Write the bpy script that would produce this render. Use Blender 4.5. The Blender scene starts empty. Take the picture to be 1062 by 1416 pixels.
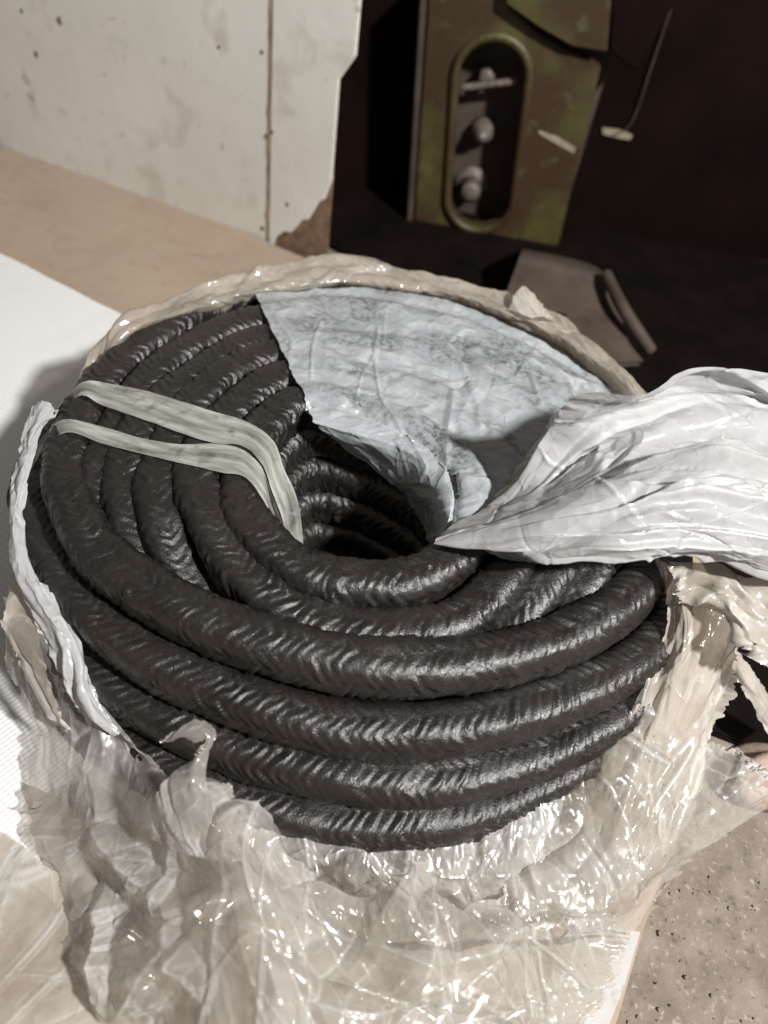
import bpy, bmesh, math, random
import numpy as np
from mathutils import Vector, Matrix

sc = bpy.context.scene
COL = sc.collection
# ------------------------------------------------------------------ camera
W, H, F = 1062.0, 1416.0, 1080.0            # the photograph's pixels, used to measure positions
PITCH, ROLL = math.radians(46.5), math.radians(10.2)
CAM = np.array([0.010, -0.268, 0.335])
_fw = np.array([0, math.cos(PITCH), -math.sin(PITCH)])
_up = np.array([0, math.sin(PITCH), math.cos(PITCH)])
_rt = np.array([1.0, 0, 0])
RT = _rt * math.cos(ROLL) + _up * math.sin(ROLL)
UP = _up * math.cos(ROLL) - _rt * math.sin(ROLL)
cd = bpy.data.cameras.new('camera')
cd.sensor_fit = 'VERTICAL'; cd.sensor_height = 24.0; cd.lens = 24.0 * F / H
cd.clip_start = 0.01; cd.clip_end = 50
cd.dof.use_dof = True; cd.dof.focus_distance = 0.33; cd.dof.aperture_fstop = 4.5
cam = bpy.data.objects.new('camera', cd); COL.objects.link(cam)
M = Matrix(((RT[0], UP[0], -_fw[0], CAM[0]), (RT[1], UP[1], -_fw[1], CAM[1]), (RT[2], UP[2], -_fw[2], CAM[2]), (0, 0, 0, 1)))
cam.matrix_world = M
sc.camera = cam
# ------------------------------------------------------------------ light
world = bpy.data.worlds.new('World'); sc.world = world; world.use_nodes = True
bg = world.node_tree.nodes['Background']
bg.inputs[0].default_value = (1.0, 0.91, 0.82, 1); bg.inputs[1].default_value = 0.19
ld = bpy.data.lights.new('work_lamp', 'AREA'); ld.shape = 'DISK'; ld.size = 0.09; ld.energy = 37; ld.color = (1.0, 0.98, 0.955)
lamp = bpy.data.objects.new('work_lamp', ld); COL.objects.link(lamp)
_az, _el, _ds = math.radians(-36), math.radians(48), 1.35
lamp.location = (0.02 + _ds * math.cos(_el) * math.cos(_az), _ds * math.cos(_el) * math.sin(_az), 0.06 + _ds * math.sin(_el))
lamp.rotation_euler = (Vector((0.0, 0.05, 0.06)) - lamp.location).to_track_quat('-Z', 'Y').to_euler()
# ------------------------------------------------------------------ render settings
sc.view_settings.view_transform = 'Standard'; sc.view_settings.look = 'None'
sc.view_settings.exposure = 0.0; sc.view_settings.gamma = 1.0
sc.render.engine = 'CYCLES'
sc.cycles.use_denoising = True
sc.cycles.max_bounces = 5; sc.cycles.transparent_max_bounces = 10
sc.cycles.transmission_bounces = 4; sc.cycles.sample_clamp_indirect = 6

# ------------------------------------------------------------------ measuring helpers
def at(px, py, z):
    """point of the horizontal plane at height z seen at this photo pixel"""
    d = _fw * F + RT * (px - W / 2) + UP * (H / 2 - py)
    return CAM + d * ((z - CAM[2]) / d[2])
def at_plane(px, py, p0, n):
    d = _fw * F + RT * (px - W / 2) + UP * (H / 2 - py)
    return CAM + d * (np.dot(np.asarray(p0) - CAM, n) / np.dot(d, n))
def at_y(px, py, y):
    return at_plane(px, py, (0, y, 0), np.array([0, 1.0, 0]))

def mesh_np(name, V, Fq, uv=None, smooth=True):
    me = bpy.data.meshes.new(name)
    V = np.asarray(V, dtype=np.float32); Fq = np.asarray(Fq, dtype=np.int32)
    me.vertices.add(len(V)); me.vertices.foreach_set('co', V.ravel())
    n = len(Fq); k = Fq.shape[1]
    me.loops.add(n * k); me.loops.foreach_set('vertex_index', Fq.ravel())
    me.polygons.add(n); me.polygons.foreach_set('loop_start', np.arange(0, n * k, k, dtype=np.int32))
    if uv is not None:
        l = me.uv_layers.new(name='UVMap')
        l.data.foreach_set('uv', np.asarray(uv, dtype=np.float32)[Fq.ravel()].ravel())
    me.update(calc_edges=True); me.validate()
    if smooth: me.polygons.foreach_set('use_smooth', np.ones(len(me.polygons), dtype=bool))
    return me
def link(name, me, mat=None, parent=None):
    o = bpy.data.objects.new(name, me); COL.objects.link(o)
    if mat is not None: o.data.materials.append(mat)
    if parent is not None: o.parent = parent
    return o
def thing(name, label, cat, loc=(0, 0, 0)):
    o = bpy.data.objects.new(name, None); o.empty_display_size = 0.02
    COL.objects.link(o); o['label'] = label; o['category'] = cat
    return o
def tag(o, label, cat): o['label'] = label; o['category'] = cat; return o

# ------------------------------------------------------------------ material helpers
class NT:
    def __init__(s, name):
        s.m = bpy.data.materials.new(name); s.m.use_nodes = True
        s.t = s.m.node_tree; s.t.nodes.clear()
        s.out = s.n('ShaderNodeOutputMaterial')
        tc = s.n('ShaderNodeTexCoord'); s.obj = tc.outputs['Object']; s.uv = tc.outputs['UV']
    def n(s, ty, **k):
        nd = s.t.nodes.new(ty)
        for a, b in k.items(): setattr(nd, a, b)
        return nd
    def l(s, a, b): s.t.links.new(a, b)
    def put(s, sock, v):
        if isinstance(v, bpy.types.NodeSocket): s.l(v, sock)
        elif isinstance(v, (tuple, list)) and len(v) == 3 and sock.type == 'RGBA': sock.default_value = (*v, 1)
        else: sock.default_value = v
    def noise(s, scale, detail=4, rough=0.55, vec=None, dist=0.0, col=False):
        nd = s.n('ShaderNodeTexNoise'); nd.inputs['Scale'].default_value = scale
        nd.inputs['Detail'].default_value = detail; nd.inputs['Roughness'].default_value = rough
        nd.inputs['Distortion'].default_value = dist
        s.l(vec or s.obj, nd.inputs['Vector']); return nd.outputs['Color' if col else 'Fac']
    def voro(s, scale, feat='F1', vec=None, out='Distance'):
        nd = s.n('ShaderNodeTexVoronoi'); nd.feature = feat; nd.inputs['Scale'].default_value = scale
        s.l(vec or s.obj, nd.inputs['Vector']); return nd.outputs[out]
    def ramp(s, v, a, b, c0=0.0, c1=1.0):
        nd = s.n('ShaderNodeMapRange'); nd.clamp = True
        s.put(nd.inputs['Value'], v)
        for i, x in zip(('From Min', 'From Max', 'To Min', 'To Max'), (a, b, c0, c1)): nd.inputs[i].default_value = x
        return nd.outputs[0]
    def mix(s, f, a, b):
        nd = s.n('ShaderNodeMix', data_type='RGBA')
        s.put(nd.inputs['Factor'], f); s.put(nd.inputs['A'] if False else nd.inputs[6], a); s.put(nd.inputs[7], b)
        return nd.outputs[2]
    def math(s, op, a, b=0.0):
        nd = s.n('ShaderNodeMath', operation=op); s.put(nd.inputs[0], a); s.put(nd.inputs[1], b); return nd.outputs[0]
    def scaled(s, sx, sy, sz, vec=None, rot=(0, 0, 0)):
        nd = s.n('ShaderNodeMapping'); s.l(vec or s.obj, nd.inputs['Vector'])
        nd.inputs['Scale'].default_value = (sx, sy, sz); nd.inputs['Rotation'].default_value = rot; return nd.outputs[0]
    def bump(s, h, dist, strength=1.0, prev=None):
        nd = s.n('ShaderNodeBump'); nd.inputs['Distance'].default_value = dist; nd.inputs['Strength'].default_value = strength
        s.l(h, nd.inputs['Height'])
        if prev: s.l(prev, nd.inputs['Normal'])
        return nd.outputs[0]
    def bsdf(s, col, rough=0.5, spec=0.5, metal=0.0, normal=None, final=True):
        nd = s.n('ShaderNodeBsdfPrincipled')
        s.put(nd.inputs['Base Color'], col); s.put(nd.inputs['Roughness'], rough)
        s.put(nd.inputs['Specular IOR Level'], spec); s.put(nd.inputs['Metallic'], metal)
        if normal: s.l(normal, nd.inputs['Normal'])
        if final: s.l(nd.outputs[0], s.out.inputs[0])
        return nd

def mat_rope():
    t = NT('graphite_braid')
    big = t.noise(28, 3); mid = t.noise(230, 4); fine = t.noise(1100, 3, 0.65)
    c = t.mix(t.ramp(big, 0.35, 0.65), (0.0105, 0.0081, 0.0065), (0.0165, 0.0130, 0.0107))
    c = t.mix(t.ramp(mid, 0.55, 0.75), c, (0.022, 0.020, 0.0185))
    c = t.mix(t.ramp(t.noise(260, 2), 0.74, 0.80), c, (0.06, 0.034, 0.020))
    r = t.math('ADD', t.ramp(mid, 0.3, 0.7, 0.30, 0.48), t.ramp(fine, 0.35, 0.7, -0.08, 0.10))
    b = t.bump(mid, 0.00045, 0.8)
    b = t.bump(fine, 0.0003, 0.9, b)
    t.bsdf(c, r, 0.7, 0.0, b); return t.m

def mat_film(name, col,  clear=0.3, rough=0.16, transl=0.35, smudge=0.0, bumpd=0.0006, dirt=0.3, gloss=1.0, dirtcol=(0.30, 0.24, 0.18)):
    t = NT(name)
    n1 = t.noise(38, 3); n2 = t.noise(150, 3) if smudge else None; 
    c = t.mix(t.ramp(n1, 0.4, 0.72, 0.0, dirt), col, dirtcol)
    cra = t.n('ShaderNodeAttribute'); cra.attribute_name = 'crease'; cre = cra.outputs['Fac']
    c = t.mix(t.math('MULTIPLY', cre, 0.35 if smudge else 0.6), c, (0.74, 0.74, 0.73))
    fl = t.ramp(t.noise(420, 2), 0.70, 0.75)
    c = t.mix(t.math('MULTIPLY', fl, dirt * 1.6), c, (0.07, 0.055, 0.04))
    if smudge:
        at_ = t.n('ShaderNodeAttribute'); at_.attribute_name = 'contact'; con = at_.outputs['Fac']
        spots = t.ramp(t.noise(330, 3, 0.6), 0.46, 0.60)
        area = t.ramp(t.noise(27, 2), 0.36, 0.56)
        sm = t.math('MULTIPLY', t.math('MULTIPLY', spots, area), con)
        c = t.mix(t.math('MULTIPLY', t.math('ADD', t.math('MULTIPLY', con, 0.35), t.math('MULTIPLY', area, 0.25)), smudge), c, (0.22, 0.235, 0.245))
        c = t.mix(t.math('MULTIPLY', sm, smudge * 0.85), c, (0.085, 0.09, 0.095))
    warp = t.n('ShaderNodeVectorMath', operation='ADD')
    sc_ = t.n('ShaderNodeVectorMath', operation='SCALE'); t.l(t.noise(60, 1, col=True), sc_.inputs[0]); sc_.inputs['Scale'].default_value = 0.02
    t.l(t.obj, warp.inputs[0]); t.l(sc_.outputs[0], warp.inputs[1])
    def ridge(nz, k): return t.math('POWER', t.math('SUBTRACT', 1.0, t.math('ABSOLUTE', t.math('SUBTRACT', t.math('MULTIPLY', nz, 2.0), 1.0))), k)
    hr = t.math('ADD', ridge(t.noise(48, 1, vec=warp.outputs[0]), 9.0), t.math('MULTIPLY', ridge(t.noise(130, 1, 0.4), 5.0), 0.45))
    b = t.bump(hr, bumpd * 2.2, 0.8)
    p = t.bsdf(c, rough, 0.5, 0, b, final=False)
    pass
    tr = t.n('ShaderNodeBsdfTranslucent'); t.put(tr.inputs[0], c); t.l(b, tr.inputs['Normal'])
    m1 = t.n('ShaderNodeMixShader'); m1.inputs[0].default_value = transl
    t.l(p.outputs[0], m1.inputs[1]); t.l(tr.outputs[0], m1.inputs[2])
    tp = t.n('ShaderNodeBsdfTransparent'); tp.inputs[0].default_value = (0.97, 0.95, 0.92, 1)
    if clear > 0:
        m2 = t.n('ShaderNodeMixShader'); t.l(t.math('MULTIPLY', t.ramp(n1, 0.3, 0.7, max(0, clear - 0.15), min(1, clear + 0.15)), t.math('SUBTRACT', 1.0, t.math('MULTIPLY', cre, 0.75))), m2.inputs[0])
        t.l(m1.outputs[0], m2.inputs[1]); t.l(tp.outputs[0], m2.inputs[2])
    else: m2 = m1
    gl = t.n('ShaderNodeBsdfGlossy'); gl.inputs['Roughness'].default_value = rough * 0.7; t.l(b, gl.inputs['Normal'])
    fr = t.n('ShaderNodeLayerWeight'); fr.inputs[0].default_value = 0.5; t.l(b, fr.inputs['Normal'])
    f5 = t.math('ADD', t.math('MULTIPLY', t.math('POWER', fr.outputs['Facing'], 4.0), 0.45), 0.04)
    m3 = t.n('ShaderNodeMixShader'); t.l(t.math('MULTIPLY', f5, gloss), m3.inputs[0])
    t.l(m2.outputs[0], m3.inputs[1]); t.l(gl.outputs[0], m3.inputs[2])
    t.l(m3.outputs[0], t.out.inputs[0]); return t.m

def mat_tape():
    t = NT('strapping_tape')
    st = t.noise(1.0, 3, vec=t.scaled(40, 900, 1, t.uv))
    st2 = t.noise(1.0, 4, vec=t.scaled(30, 210, 1, t.uv))
    c = t.mix(t.ramp(st2, 0.35, 0.68), (0.57, 0.58, 0.53), (0.29, 0.30, 0.265))
    c = t.mix(t.ramp(t.noise(110, 4), 0.55, 0.7, 0, 0.75), c, (0.15, 0.12, 0.085))
    b = t.bump(st, 0.0002, 0.6)
    p = t.bsdf(c, 0.2, 0.5, 0, b, final=False)
    tr = t.n('ShaderNodeBsdfTranslucent'); t.put(tr.inputs[0], c)
    m1 = t.n('ShaderNodeMixShader'); m1.inputs[0].default_value = 0.25; t.l(p.outputs[0], m1.inputs[1]); t.l(tr.outputs[0], m1.inputs[2])
    tp = t.n('ShaderNodeBsdfTransparent'); m2 = t.n('ShaderNodeMixShader'); t.l(t.ramp(st2, 0.35, 0.7, 0.08, 0.45), m2.inputs[0])
    t.l(m1.outputs[0], m2.inputs[1]); t.l(tp.outputs[0], m2.inputs[2]); t.l(m2.outputs[0], t.out.inputs[0]); return t.m

def mat_cardboard():
    t = NT('cardboard')
    n = t.noise(9, 5); 
    fl = t.noise(1.0, 4, vec=t.scaled(30, 330, 30, rot=(0, 0, 0.30)))
    c = t.mix(t.ramp(n, 0.3, 0.7), (0.37, 0.295, 0.225), (0.31, 0.24, 0.18))
    c = t.mix(t.ramp(fl, 0.52, 0.70, 0, 0.35), c, (0.24, 0.175, 0.12))
    c = t.mix(t.ramp(t.noise(31, 4, dist=1.5), 0.62, 0.74, 0, 0.5), c, (0.21, 0.14, 0.09))
    ln = t.math('ABSOLUTE', t.math('SUBTRACT', t.noise(6.5, 3, 0.6), 0.5))
    c = t.mix(t.ramp(ln, 0.0, 0.02, 0.16, 0.0), c, (0.22, 0.155, 0.10))
    b = t.bump(t.ramp(ln, 0.0, 0.04), 0.0007, 0.4); b = t.bump(fl, 0.0004, 0.5, b); b = t.bump(t.noise(500, 3), 0.0002, 0.5, b)
    t.bsdf(c, 0.72, 0.3, 0, b); return t.m
def mat_card_edge():
    t = NT('cardboard_edge'); n = t.noise(260, 3)
    t.bsdf(t.mix(n, (0.55, 0.42, 0.30), (0.36, 0.26, 0.17)), 0.85, 0.2, 0, t.bump(n, 0.0008, 0.8)); return t.m
def mat_paper():
    t = NT('white_paper'); n = t.noise(40, 5); v = t.noise(120, 4, dist=1.0)
    c = t.mix(t.ramp(v, 0.58, 0.72, 0, 0.7), (0.42, 0.41, 0.395), (0.18, 0.165, 0.15))
    t.bsdf(c, 0.55, 0.4, 0, t.bump(n, 0.002, 0.6)); return t.m
def mat_sack():
    t = NT('woven_white_sack')
    wa = t.n('ShaderNodeTexWave', wave_type='BANDS', bands_direction='X'); wa.inputs['Scale'].default_value = 150; t.l(t.scaled(1, 1, 1, rot=(0, 0, 0.55)), wa.inputs['Vector'])
    wb = t.n('ShaderNodeTexWave', wave_type='BANDS', bands_direction='Y'); wb.inputs['Scale'].default_value = 110; t.l(t.scaled(1, 1, 1, rot=(0, 0, 0.55)), wb.inputs['Vector'])
    h = t.math('ADD', wa.outputs['Fac'], wb.outputs['Fac'])
    c = t.mix(t.ramp(h, 0.2, 1.6), (0.62, 0.618, 0.61), (0.73, 0.73, 0.725))
    c = t.mix(t.ramp(t.noise(22, 4), 0.58, 0.75, 0, 0.3), c, (0.48, 0.44, 0.38))
    t.bsdf(c, 0.6, 0.3, 0, t.bump(h, 0.0005, 0.28)); return t.m
def mat_concrete():
    t = NT('concrete'); n = t.noise(60, 6, 0.65); a = t.voro(260); b_ = t.noise(330, 4)
    c = t.mix(t.ramp(n, 0.3, 0.7), (0.235, 0.20, 0.165), (0.135, 0.112, 0.092))
    c = t.mix(t.ramp(b_, 0.58, 0.70, 0, 0.8), c, (0.33, 0.29, 0.25))
    c = t.mix(t.ramp(t.noise(240, 3), 0.62, 0.70, 0, 0.85), c, (0.115, 0.10, 0.085))
    b = t.bump(n, 0.0018, 0.7); b = t.bump(b_, 0.0005, 0.8, b); b = t.bump(a, 0.0004, 0.5, b)
    t.bsdf(c, 0.85, 0.25, 0, b); return t.m
def mat_white_paint():
    t = NT('chipped_white_paint')
    n = t.noise(7, 5); d = t.noise(26, 5, dist=0.4); k = t.noise(55, 4)
    c = t.mix(t.ramp(n, 0.3, 0.75), (0.66, 0.64, 0.60), (0.55, 0.53, 0.49))
    c = t.mix(t.ramp(d, 0.56, 0.70, 0, 0.55), c, (0.38, 0.35, 0.30))
    c = t.mix(t.ramp(t.noise(70, 3), 0.66, 0.74, 0, 0.45), c, (0.16, 0.14, 0.12))
    c = t.mix(t.ramp(t.noise(19, 6, 0.7, dist=1.2), 0.68, 0.71, 0, 0.75), c, (0.30, 0.22, 0.13))
    t.bsdf(c, 0.45, 0.45, 0, t.bump(k, 0.001, 0.5)); return t.m
def mat_rust():
    t = NT('rust'); n = t.noise(120, 5)
    t.bsdf(t.mix(t.ramp(n, 0.3, 0.7), (0.23, 0.15, 0.10), (0.10, 0.062, 0.04)), 0.85, 0.2, 0, t.bump(n, 0.001, 0.9)); return t.m
def mat_green():
    t = NT('worn_green_paint')
    n = t.noise(16, 5, 0.6); m = t.noise(45, 5); v = t.noise(1.0, 4, vec=t.scaled(50, 50, 9))
    c = t.mix(t.ramp(n, 0.36, 0.56), (0.064, 0.057, 0.016), (0.036, 0.020, 0.009))
    c = t.mix(t.ramp(v, 0.50, 0.70, 0, 0.85), c, (0.040, 0.021, 0.009))
    c = t.mix(t.ramp(m, 0.60, 0.72, 0, 0.7), c, (0.085, 0.085, 0.034))
    c = t.mix(t.ramp(t.noise(300, 2), 0.72, 0.78, 0, 0.4), c, (0.20, 0.18, 0.13))
    t.bsdf(c, 0.5, 0.4, 0, t.bump(m, 0.001, 0.5)); return t.m
def mat_simple(name, a, b, scale=60, rough=0.6, spec=0.4, bd=0.001):
    t = NT(name); n = t.noise(scale, 5)
    t.bsdf(t.mix(t.ramp(n, 0.3, 0.7), a, b), rough, spec, 0, t.bump(n, bd, 0.6)); return t.m

ROPE = mat_rope()
FILM_W = mat_film('white_film', (0.47, 0.475, 0.48), clear=0.0, rough=0.2, transl=0.30, smudge=0.0, dirt=0.22, gloss=0.9, bumpd=0.00010, dirtcol=(0.40, 0.37, 0.33))
FILM_S = mat_film('smudged_white_film', (0.385, 0.413, 0.437), clear=0.0, rough=0.26, transl=0.15, smudge=1.0, dirt=0.2, gloss=0.6, bumpd=0.00016, dirtcol=(0.34, 0.34, 0.33))
FILM_T = mat_film('clear_film', (0.61, 0.585, 0.55), clear=0.58, rough=0.21, transl=0.45, dirt=0.3, gloss=1.0, bumpd=0.00016)
FILM_C = mat_film('milky_film', (0.58, 0.53, 0.465), clear=0.2, rough=0.18, transl=0.35, dirt=0.35, gloss=1.0, bumpd=0.00012)
FILM_G = mat_film('glossy_clear_film', (0.66, 0.64, 0.60), clear=0.42, rough=0.30, transl=0.40, dirt=0.3, gloss=3.5, bumpd=0.0004)
FILM_R = mat_film('tan_film', (0.62, 0.55, 0.47), clear=0.40, rough=0.16, transl=0.4, dirt=0.3, gloss=1.3, bumpd=0.00016)
TAPE = mat_tape(); CARD = mat_cardboard(); CARDE = mat_card_edge(); PAPER = mat_paper(); SACK = mat_sack()
CONC = mat_concrete(); WPAINT = mat_white_paint(); RUST = mat_rust(); GREEN = mat_green()
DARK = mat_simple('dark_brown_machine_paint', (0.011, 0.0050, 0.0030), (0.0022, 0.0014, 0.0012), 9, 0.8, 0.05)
BOLT = mat_simple('dull_steel', (0.15, 0.12, 0.105), (0.08, 0.06, 0.05), 200, 0.5, 0.5)
FOOT = mat_simple('dusty_brown_steel', (0.075, 0.055, 0.042), (0.04, 0.028, 0.021), 40, 0.7, 0.3)
SCRATCH = mat_simple('scraped_paint', (0.32, 0.27, 0.20), (0.18, 0.15, 0.10), 200, 0.6, 0.4)
CHIP = mat_simple('bare_chip', (0.09, 0.07, 0.055), (0.17, 0.14, 0.11), 300, 0.8, 0.2)
SEAM = mat_simple('dirty_seam', (0.16, 0.12, 0.08), (0.30, 0.24, 0.17), 60, 0.8, 0.3)

# ------------------------------------------------------------------ setting: floor
def cr(P, n, closed=False):
    """Catmull-Rom through the rows of P, n samples, roughly even arc length"""
    P = np.asarray(P, float); N = len(P)
    if closed: idx = lambda i: P[i % N]; S = N
    else:
        Q = np.vstack([2 * P[0] - P[1], P, 2 * P[-1] - P[-2]]); idx = lambda i: Q[i + 1]; S = N - 1
    t = np.linspace(0, S, n, endpoint=not closed)
    def ev(t):
        i = np.minimum(t.astype(int), S - 1); f = (t - i)[:, None]
        p0 = np.array([idx(a - 1) for a in i]); p1 = np.array([idx(a) for a in i]); p2 = np.array([idx(a + 1) for a in i]); p3 = np.array([idx(a + 2) for a in i])
        return 0.5 * (2 * p1 + (p2 - p0) * f + (2 * p0 - 5 * p1 + 4 * p2 - p3) * f ** 2 + (3 * p1 - p0 - 3 * p2 + p3) * f ** 3)
    return ev(t)

FLOOR_Z = -0.016
def grid_faces(nu, nv):
    a = np.arange(nu * nv).reshape(nv, nu)
    return np.stack([a[:-1, :-1], a[:-1, 1:], a[1:, 1:], a[1:, :-1]], -1).reshape(-1, 4)
rng = np.random.default_rng(5)
def build_floor():
    n = 120
    g = np.linspace(-1, 1, n); g = np.sign(g) * np.abs(g) ** 1.8 * 1.6
    X, Y = np.meshgrid(g + 0.15, g)
    Z = FLOOR_Z + 0.0012 * np.sin(X * 61 + 2 * np.sin(Y * 43)) * np.sin(Y * 57 + 1) 
    o = link('floor', mesh_np('floor', np.stack([X, Y, Z], -1).reshape(-1, 3), grid_faces(n, n)), CONC); o['kind'] = 'structure'
build_floor()

def prism(poly, z0, z1, bevel=0.0):
    """upright slab from an xy outline"""
    bm = bmesh.new()
    vs = [bm.verts.new((p[0], p[1], z0)) for p in poly]; f = bm.faces.new(vs)
    r = bmesh.ops.extrude_face_region(bm, geom=[f]); 
    for v in [e for e in r['geom'] if isinstance(e, bmesh.types.BMVert)]: v.co.z = z1
    bmesh.ops.recalc_face_normals(bm, faces=bm.faces)
    if bevel: bmesh.ops.bevel(bm, geom=list(bm.edges), offset=bevel, segments=2, affect='EDGES', clamp_overlap=True)
    me = bpy.data.meshes.new('slab'); bm.to_mesh(me); bm.free(); return me
def slab_in_frame(poly2, thick, org, ex, ez, bevel=0.0, holes=()):
    """outline poly2 (a,b) in the plane org + a*ex + b*ez, thickness away from the viewer; holes are outlines too"""
    ex = Vector(ex).normalized(); ez = Vector(ez).normalized(); ny = ez.cross(ex).normalized()   # into the scene
    bm = bmesh.new()
    loops = [list(poly2)] + [list(h) for h in holes]
    edges = []
    for L in loops:
        vs = [bm.verts.new(Vector(org) + ex * a + ez * b) for a, b in L]
        edges += [bm.edges.new((vs[i], vs[(i + 1) % len(vs)])) for i in range(len(vs))]
    if holes: bmesh.ops.triangle_fill(bm, use_beauty=True, use_dissolve=False, edges=edges)
    else: bm.faces.new(bm.verts)
    fs = list(bm.faces)
    r = bmesh.ops.extrude_face_region(bm, geom=fs)
    bmesh.ops.translate(bm, vec=ny * thick, verts=[e for e in r['geom'] if isinstance(e, bmesh.types.BMVert)])
    bmesh.ops.recalc_face_normals(bm, faces=bm.faces)
    if bevel:
        es = [e for e in bm.edges if len(e.link_faces) == 2 and e.calc_face_angle(0) > 0.6]
        bmesh.ops.bevel(bm, geom=es, offset=bevel, segments=2, affect='EDGES', clamp_overlap=True)
    me = bpy.data.meshes.new('plate'); bm.to_mesh(me); bm.free(); return me

# grit lying on the concrete
def grit():
    V = []; Fc = []; r = random.Random(3)
    base = [(1, 0, 0), (-1, 0, 0), (0, 1, 0), (0, -1, 0), (0, 0, 1), (0, 0, -1)]
    tri = [(0, 2, 4), (2, 1, 4), (1, 3, 4), (3, 0, 4), (2, 0, 5), (1, 2, 5), (3, 1, 5), (0, 3, 5)]
    for i in range(1500):
        x = r.uniform(0.12, 0.36); y = r.uniform(-0.24, 0.08); s = 0.0003 + 0.0008 * r.random() ** 3
        k = len(V)
        for b in base: V.append((x + b[0] * s * r.uniform(.6, 1.3), y + b[1] * s * r.uniform(.6, 1.3), FLOOR_Z + 0.0006 + b[2] * s * r.uniform(.4, .8)))
        Fc += [(k + a, k + b2, k + c) for a, b2, c in tri]
    o = link('grit', mesh_np('grit', V, Fc, smooth=False), mat_simple('grit', (0.28, 0.24, 0.20), (0.13, 0.11, 0.095), 900, 0.9, 0.2, 0.00005))
    o['kind'] = 'stuff'; tag(o, 'loose sandy grit scattered over the bare concrete', 'grit')
grit()

# ------------------------------------------------------------------ cardboard sheet, sack
def zz(p): return (p[0], p[1])
CB = thing('cardboard_sheet', 'large tan cardboard sheet lying on the floor under the rope coil', 'cardboard')
edgeR = [at(1024, 885, 0), at(985, 1010, 0), at(938, 1150, 0), at(893, 1285, 0), at(850, 1416, 0), at(822, 1500, 0)]
cb_poly = [zz(at(-120, 196, 0)), zz(at(0, 205, 0)), zz(at(60, 214, 0)), zz(at(150, 247, 0)), zz(at(300, 303, 0)), zz(at(395, 345, 0)), zz(at(520, 395, 0)), (0.17, 0.19), zz(at(1024, 885, 0))]
rj = random.Random(9)
cb_poly += [(p[0] + rj.uniform(-.001, .001), p[1]) for p in edgeR[1:]] + [(-0.25, -0.36), (-0.6, -0.3), (-0.7, 0.40)]
link('sheet', prism(cb_poly[::-1], -0.0155, 0.0, 0.0008), CARD, CB)

def patch_interp(G, nu, nv):
    """G: rows x cols x 3 control grid -> nv x nu x 3"""
    G = np.asarray(G, float)
    rows = np.stack([cr(r, nu) for r in G])           # R x nu x 3
    return np.stack([cr(rows[:, j], nv) for j in range(nu)], 1)
def normals(P):
    du = np.gradient(P, axis=1); dv = np.gradient(P, axis=0)
    n = np.cross(du, dv); n /= np.linalg.norm(n, axis=-1, keepdims=True) + 1e-12
    return n
def rag1(n, rg, amp, steps=26):
    k = rg.uniform(-1, 1, steps) * rg.uniform(0.2, 1, steps); x = np.linspace(0, steps - 1, n)
    a = np.interp(x, np.arange(steps), k)
    k2 = rg.uniform(-1, 1, steps * 4); a += 0.35 * np.interp(np.linspace(0, steps * 4 - 1, n), np.arange(steps * 4), k2)
    return amp * a
SLOPE = 0.6
def crumple(A, B, rg, n, slope, wr, Lr, ang=None, spread=0.6):
    """straight sharp folds scattered over a sheet (A,B metres)"""
    h = np.zeros_like(A)
    a0, a1, b0, b1 = A.min(), A.max(), B.min(), B.max()
    for i in range(n):
        ca, cb = rg.uniform(a0, a1), rg.uniform(b0, b1)
        th = rg.uniform(0, math.pi) if ang is None else ang + rg.normal() * spread
        w = wr[0] * (wr[1] / wr[0]) ** rg.random(); L = Lr[0] * (Lr[1] / Lr[0]) ** rg.random()
        da, db = A - ca, B - cb
        l = da * math.cos(th) + db * math.sin(th); s = -da * math.sin(th) + db * math.cos(th)
        s = s + 0.12 * w * np.sin(l / L * 5 + i)
        k = rg.uniform(0.3, 1.0)
        s = np.where(s < 0, s * (1 + k), s)                      # one flank steeper
        h += rg.choice([-1, 1]) * SLOPE * slope * w * np.clip(1 - np.abs(s) / w, 0, 1) * np.clip(1.4 * (1 - np.abs(l) / L), 0, 1)
    return h
def facets(A, B, rg, cu, cv, amp):
    """flat triangular facets meeting in straight creases, as in crumpled film"""
    th = rg.uniform(-0.5, 0.5); ph = rg.uniform(0, 6.28, 4)
    a = (A * math.cos(th) - B * math.sin(th)) / cu; b = (A * math.sin(th) + B * math.cos(th)) / cv
    a = a + 0.38 * np.sin(b * 1.7 + ph[0]) + 0.22 * np.sin(b * 3.9 + a + ph[1]); b = b + 0.38 * np.sin(a * 1.5 + ph[2]) + 0.22 * np.sin(a * 4.3 + ph[3])
    i = np.floor(a).astype(int); j = np.floor(b).astype(int); fx = a - i; fy = b - j
    tab = rg.uniform(-1, 1, (64, 64)); dg = rg.random((64, 64)) < 0.5; g = lambda p, q: tab[p % 64, q % 64]
    h00, h10, h01, h11 = g(i, j), g(i + 1, j), g(i, j + 1), g(i + 1, j + 1)
    d1 = np.where(fx + fy < 1, h00 + fx * (h10 - h00) + fy * (h01 - h00), h11 + (1 - fx) * (h01 - h11) + (1 - fy) * (h10 - h11))
    d2 = np.where(fx > fy, h00 + fx * (h10 - h00) + fy * (h11 - h10), h00 + fy * (h01 - h00) + fx * (h11 - h01))
    return amp * np.where(dg[i % 64, j % 64], d1, d2)
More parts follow.
